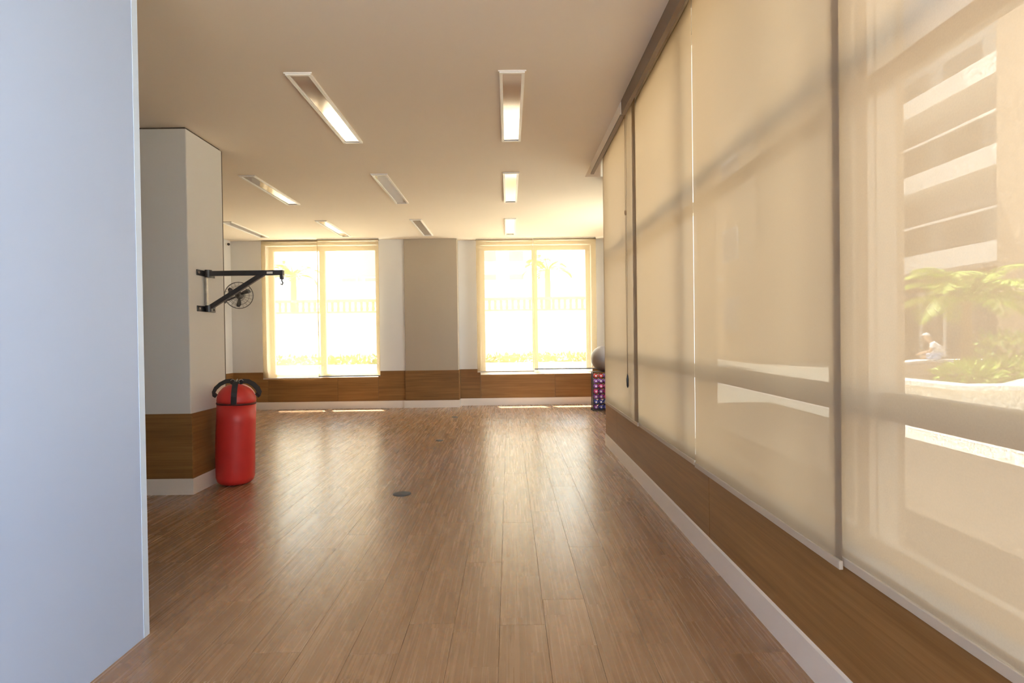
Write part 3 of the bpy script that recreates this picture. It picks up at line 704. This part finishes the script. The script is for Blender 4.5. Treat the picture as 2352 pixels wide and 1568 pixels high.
def shrub(label, c, r, h, n_, m_, group, lsz=0.14):
    t = thing('shrub', label, 'shrub', c, group=group)
    st = MB()
    for k in range(5):
        a = 2 * PI * k / 5; st.tube([(0, 0, 0), (r * 0.3 * math.cos(a), r * 0.3 * math.sin(a), h * 0.4), (r * 0.6 * math.cos(a), r * 0.6 * math.sin(a), h * 0.75)], [0.012, 0.009, 0.005], 5)
    st.obj('stem', m_trunk, t)
    b = MB()
    for k in range(n_):
        v = rvec(); v.normalize(); v *= random.uniform(0.6, 1.0)
        p = Vector((v.x * r, v.y * r, h * 0.5 + v.z * h * 0.45))
        leaf_quad(b, p, v + rvec() * 0.7 + Vector((0, 0, 0.3)), rvec(), lsz * random.uniform(0.7, 1.2), lsz * 0.45)
    tag(b.obj('foliage', m_, t), kind='stuff')
for i, (x_, y_, r, h, lab) in enumerate(((6.75, 8.25, 0.42, 0.30, 'low leafy shrub at the near edge of the planter, left of the palm trunk'), (7.5, 8.7, 0.45, 0.34, 'low leafy shrub at the foot of the palm trunk'),
                                   (8.2, 9.2, 0.42, 0.32, 'low leafy shrub in the planter, right of the palm trunk'), (10.2, 11.6, 0.6, 0.85, 'taller shrub behind the palm in the planter'), (11.3, 12.6, 0.6, 0.7, 'taller shrub farthest back in the planter'))):
    shrub(lab, (x_, y_, 0.33), r, h, 260, m_leaf if i != 3 else m_leafd, 'shrubs in the planter')

# ------------------------------------------------------------------ apartment building opposite
ab = thing('apartment_building', 'apartment block with white balcony bands seen through the nearest blind', 'building', (14.0, 20, 0))
def bld(name, x0, x1, y0, y1, z0, z1, m_): return MB().box(x0 - 14, x1 - 14, y0 - 20, y1 - 20, z0, z1).obj(name, m_, ab)
YF0, YF1 = 15.8, 30.0
bld('wall', 15.6, 22, YF0, YF1, -0.02, 16.0, m_recess)
bld('end_wall', 13.7, 22, 11.0, YF0, -0.02, 16.0, m_tanw)
for z in (3.10, 5.86, 8.48):
    bld('balcony_slab', 14.12, 15.6, YF0, YF1, z, z + 0.18, m_stucco)
    bld('parapet', 14.0, 14.12, YF0, YF1, z, z + 0.60, m_stucco)
    bld('handrail', 14.02, 14.08, YF0, YF1, z + 1.52, z + 1.60, m_stucco)
    for k in range(6):
        ya = YF0 + 0.1 + k * 2.35
        bld('glass_panel', 14.045, 14.055, ya, ya + 2.2, z + 0.62, z + 1.52, m_glass)
        bld('balcony_door', 15.56, 15.6, ya + 0.3, ya + 1.9, z + 0.2, z + 2.1, m_dglass)
bld('ground_floor_wall', 15.2, 15.6, YF0, YF1, -0.02, 3.1, m_brown)
for k in range(7):
    ya = YF0 + 0.25 + k * 1.15
    bld('door_post', 15.1, 15.2, ya, ya + 0.1, -0.02, 2.4, m_stucco)
    if k < 6: bld('glass_door', 15.17, 15.2, ya + 0.1, ya + 1.15, -0.02, 2.3, m_dglass)
bld('door_rail', 15.1, 15.2, YF0 + 0.25, YF0 + 7.25, 2.4, 2.5, m_stucco)

wg = thing('added_annex', 'plain tan annex added beside the apartment block to hide bright sky behind the second blind', 'building', (11.4, 30, 0))  # added as a dim backdrop covering the bright sky
MB().box(-2.4, 2.4, -9.5, 12, -0.02, 16.0).obj('wall', m_tanw, wg); MB().box(-2.6, 2.6, -9.7, 12.2, 16.0, 16.3).obj('roof', m_stucco, wg)
for k in range(5):
    for z in (1.2, 4.0, 6.8):
        f = MB().box(-2.45, -2.39, -8 + k * 4, -6.4 + k * 4, z, z + 1.3).obj('window', m_stucco, wg)
        MB().box(-2.47, -2.45, -7.9 + k * 4, -6.5 + k * 4, z + 0.1, z + 1.2).obj('pane', m_dglass, f)

# ------------------------------------------------------------------ person sitting on the planter edge
def skin_obj(name, pts_, edges, m_, parent, root=0, sub=2):
    me = bpy.data.meshes.new(name); me.from_pydata([p[0] for p in pts_], edges, []); me.update(); me.materials.append(m_)
    o = link(name, me, parent)
    sk = o.modifiers.new('skin', 'SKIN'); sk.use_smooth_shade = True
    lay = me.skin_vertices[0] if me.skin_vertices else None
    if lay is None:
        bpy.context.view_layer.objects.active = o
        lay = me.skin_vertices[0]
    for i, p in enumerate(pts_):
        r = p[1]; lay.data[i].radius = (r if isinstance(r, tuple) else (r, r)); lay.data[i].use_root = (i == root)
    s = o.modifiers.new('sub', 'SUBSURF'); s.levels = sub; s.render_levels = sub
    return o
# local frame: +x is the way the person faces, seat top at z = 0
fdir = Vector((-0.80, 0.60, 0)).normalized()
pe = thing('person', 'person in white cap and white shirt sitting on the far planter edge, leaning forward', 'person', (10.75, 14.05, 0.40), (0, 0, math.atan2(fdir.y, fdir.x)))
J = [((0, 0, 0.10), (0.13, 0.155)), ((0.05, 0, 0.26), (0.115, 0.145)), ((0.14, 0, 0.42), (0.11, 0.155)), ((0.20, 0, 0.50), (0.065, 0.07)), ((0.25, 0, 0.555), 0.056), ((0.300, 0, 0.628), (0.100, 0.085)), ((0.320, 0, 0.705), (0.106, 0.096)), ((0.325, 0, 0.760), (0.066, 0.06))]
E_ = [(0, 1), (1, 2), (2, 3), (3, 4), (4, 5), (5, 6), (6, 7)]
for s_ in (-1, 1):
    o = len(J)
    J += [((0.10, s_ * 0.10, 0.085), 0.085), ((0.42, s_ * 0.13, 0.085), 0.060), ((0.40, s_ * 0.13, -0.12), 0.054), ((0.36, s_ * 0.13, -0.345), 0.036), ((0.47, s_ * 0.145, -0.385), 0.032)]
    E_ += [(0, o), (o, o + 1), (o + 1, o + 2), (o + 2, o + 3), (o + 3, o + 4)]
    o = len(J)
    J += [((0.17, s_ * 0.185, 0.44), 0.056), ((0.22, s_ * 0.235, 0.24), 0.043), ((0.40, s_ * 0.15, 0.20), 0.033), ((0.47, s_ * 0.12, 0.175), 0.030)]
    E_ += [(2, o), (o, o + 1), (o + 1, o + 2), (o + 2, o + 3)]
    w_ = o + 3
    for k, (dy, ln) in enumerate(((-0.027, 0.055), (-0.009, 0.066), (0.009, 0.062), (0.027, 0.048))):
        q = len(J)
        J += [((0.505, s_ * 0.12 + dy, 0.168), 0.010), ((0.505 + ln * 0.7, s_ * 0.12 + dy, 0.145), 0.009), ((0.505 + ln, s_ * 0.12 + dy, 0.118), 0.008)]
        E_ += [(w_, q), (q, q + 1), (q + 1, q + 2)]
    q = len(J)
    J += [((0.485, s_ * 0.12 - s_ * 0.035, 0.165), 0.011), ((0.515, s_ * 0.12 - s_ * 0.052, 0.145), 0.009)]
    E_ += [(w_, q), (q, q + 1)]
body = skin_obj('body', J, E_, m_skin, pe)
SJ = [((-0.015, 0, 0.07), (0.165, 0.195)), ((0.045, 0, 0.26), (0.145, 0.175)), ((0.14, 0, 0.42), (0.125, 0.17)), ((0.195, 0, 0.49), (0.085, 0.09))]
SE = [(0, 1), (1, 2), (2, 3)]
for s_ in (-1, 1):
    o = len(SJ); SJ += [((0.17, s_ * 0.185, 0.44), 0.070), ((0.205, s_ * 0.222, 0.30), 0.060)]; SE += [(2, o), (o, o + 1)]
skin_obj('shirt', SJ, SE, m_shirt, pe)
HJ = [((0.0, 0, 0.10), (0.155, 0.185)), ((0.02, 0, 0.19), (0.14, 0.17))]; HE = [(0, 1)]
for s_ in (-1, 1):
    o = len(HJ); HJ += [((0.07, s_ * 0.10, 0.098), 0.128), ((0.36, s_ * 0.125, 0.088), 0.086)]; HE += [(0, o), (o, o + 1)]
skin_obj('shorts', HJ, HE, m_shorts, pe)
for s_ in (-1, 1):
    MB().lathe([(0.03, -0.418), (0.05, -0.415), (0.05, -0.385), (0.03, -0.36)], 12, (0, 0, 0)).obj('shoe', m_shirt, pe, smooth=True, loc=(0.43, s_ * 0.142, 0)).scale = (2.2, 1, 1)
    MB().lathe([(0.004, -0.006), (0.011, -0.003), (0.011, 0.003), (0.004, 0.006)], 8, (0.41, s_ * 0.030, 0.690), 'x').obj('eye', m_hair, pe, smooth=True)
    MB().lathe([(0.006, -0.010), (0.022, -0.004), (0.022, 0.004), (0.006, 0.010)], 10, (0.312, s_ * 0.082, 0.672), 'y').obj('ear', m_skin, pe, smooth=True)
MB().add([(0.410, 0, 0.695), (0.412, -0.014, 0.660), (0.412, 0.014, 0.660), (0.436, 0, 0.662), (0.40, 0, 0.65)], [(0, 1, 3), (0, 3, 2), (1, 4, 3), (3, 4, 2), (0, 2, 4, 1)]).obj('nose', m_skin, pe)
MB().box(0.385, 0.402, -0.022, 0.022, 0.622, 0.629).obj('mouth', m_dred, pe)
pe.scale = (0.85, 0.85, 0.85)
hp = []
for i in range(8):
    q = PI / 2 * i / 7; hp.append((max(0.093 * math.cos(q), 0.004), 0.080 * math.sin(q)))
ho = MB().lathe(hp, 20, (0.325, 0, 0.708)).obj('cap', m_shirt, pe, smooth=True)
MB().prism([(0.39, -0.07), (0.47, -0.05), (0.49, 0), (0.47, 0.05), (0.39, 0.07)], 0.708, 0.716).obj('cap_visor', m_shirt, ho)
hr = MB().lathe([(0.078, -0.06), (0.092, -0.03), (0.090, 0.0)], 20, (0.300, 0, 0.708)).obj('hair', m_hair, pe, smooth=True)

# ------------------------------------------------------------------ outdoors behind the back windows
gw = thing('garden_wall', 'low white planter wall outside the back windows', 'wall', (0, 13, 0))
MB().box(-14, 5, 0, 0.25, -0.02, 0.47).obj('wall', m_stucco, gw); MB().box(-14, 5, -0.03, 0.28, 0.47, 0.50).obj('coping', m_stucco, gw)
hd = thing('hedge', 'clipped green hedge strip above the low wall outside the back windows', 'hedge', (0, 13.7, 0))
MB().box(-10, 4.8, -0.25, 0.25, -0.02, 0.45).obj('stem_bed', m_soil, hd)
b = MB()
for k in range(5200):
    p = Vector((random.uniform(-9.5, 4.7), random.uniform(-0.3, 0.3), random.uniform(0.42, 0.66)))
    leaf_quad(b, p, rvec() + Vector((0, -0.3, 0.5)), rvec(), 0.12, 0.06)
tag(b.obj('foliage', m_leafd, hd), kind='stuff')
bw = thing('boundary_wall', 'white boundary wall with a brown lattice railing outside the back windows', 'wall', (0, 15.5, 0))
MB().box(-20, 4.8, 0, 0.2, -0.02, 1.80).obj('wall', m_stucco, bw)
MB().box(-20, 4.8, 0.04, 0.16, 2.10, 2.18).obj('top_rail', m_tile, bw)
MB().box(-20, 4.8, 0.04, 0.16, 1.80, 1.86).obj('bottom_rail', m_tile, bw)
me_bal = MB().lathe([(0.03, 0), (0.05, 0.06), (0.03, 0.14), (0.05, 0.2), (0.03, 0.24)], 8).mesh('baluster', m_tile)
k = -9.0
while k < 4.7:
    link('baluster', me_bal, bw, (k, 0.10, 1.86)); k += 0.16
sb = thing('white_shed', 'long white building beyond the boundary wall', 'building', (0, 19, 0))
MB().box(-24, 7, 0, 5, -0.02, 2.85).obj('wall', m_stucco, sb); MB().box(-24.2, 7.2, -0.2, 5.2, 2.85, 2.98).obj('roof', m_stucco, sb)
def tower(label, x0, x1, y0, h, m_, wins):
    t = thing('apartment_tower', label, 'building', ((x0 + x1) / 2, y0, 0))
    w2 = (x1 - x0) / 2
    MB().box(-w2, w2, 0, 6, -0.02, h).obj('wall', m_, t)
    MB().box(-w2 - 0.1, w2 + 0.1, -0.1, 6.1, h, h + 0.25).obj('roof', m_stucco, t)
    for (wx, wz) in wins:
        f = MB().box(wx - 0.4, wx + 0.4, -0.05, 0.02, wz - 0.4, wz + 0.4).obj('window', m_stucco, t)
        MB().box(wx - 0.34, wx + 0.34, -0.06, -0.05, wz - 0.34, wz + 0.34).obj('pane', m_dglass, f)
tower('tan apartment tower through the top of the left back window', -8.1, -5.2, 27, 9, m_tanw, [(-0.9, 3.6), (0.2, 3.6), (-0.9, 6.2), (0.2, 6.2), (1.0, 4.6)])
tower('pale apartment tower through the top of the right back window', -1.6, 1.2, 27, 9, m_pave, [(-0.7, 3.7), (0.6, 3.7), (-0.7, 5.0), (0.6, 5.0), (-0.7, 7.0), (0.6, 7.0)])
palm('palm_tree', 'slender palm beyond the wall seen through the left back window', (-6.5, 17.2, -0.02), 3.0, 0.10, 11, 0.95, m_leafd, group='palms beyond the boundary wall')
palm('palm_tree', 'slender palm beyond the wall seen through the right back window', (1.2, 17.2, -0.02), 3.1, 0.10, 11, 0.95, m_leafd, group='palms beyond the boundary wall')
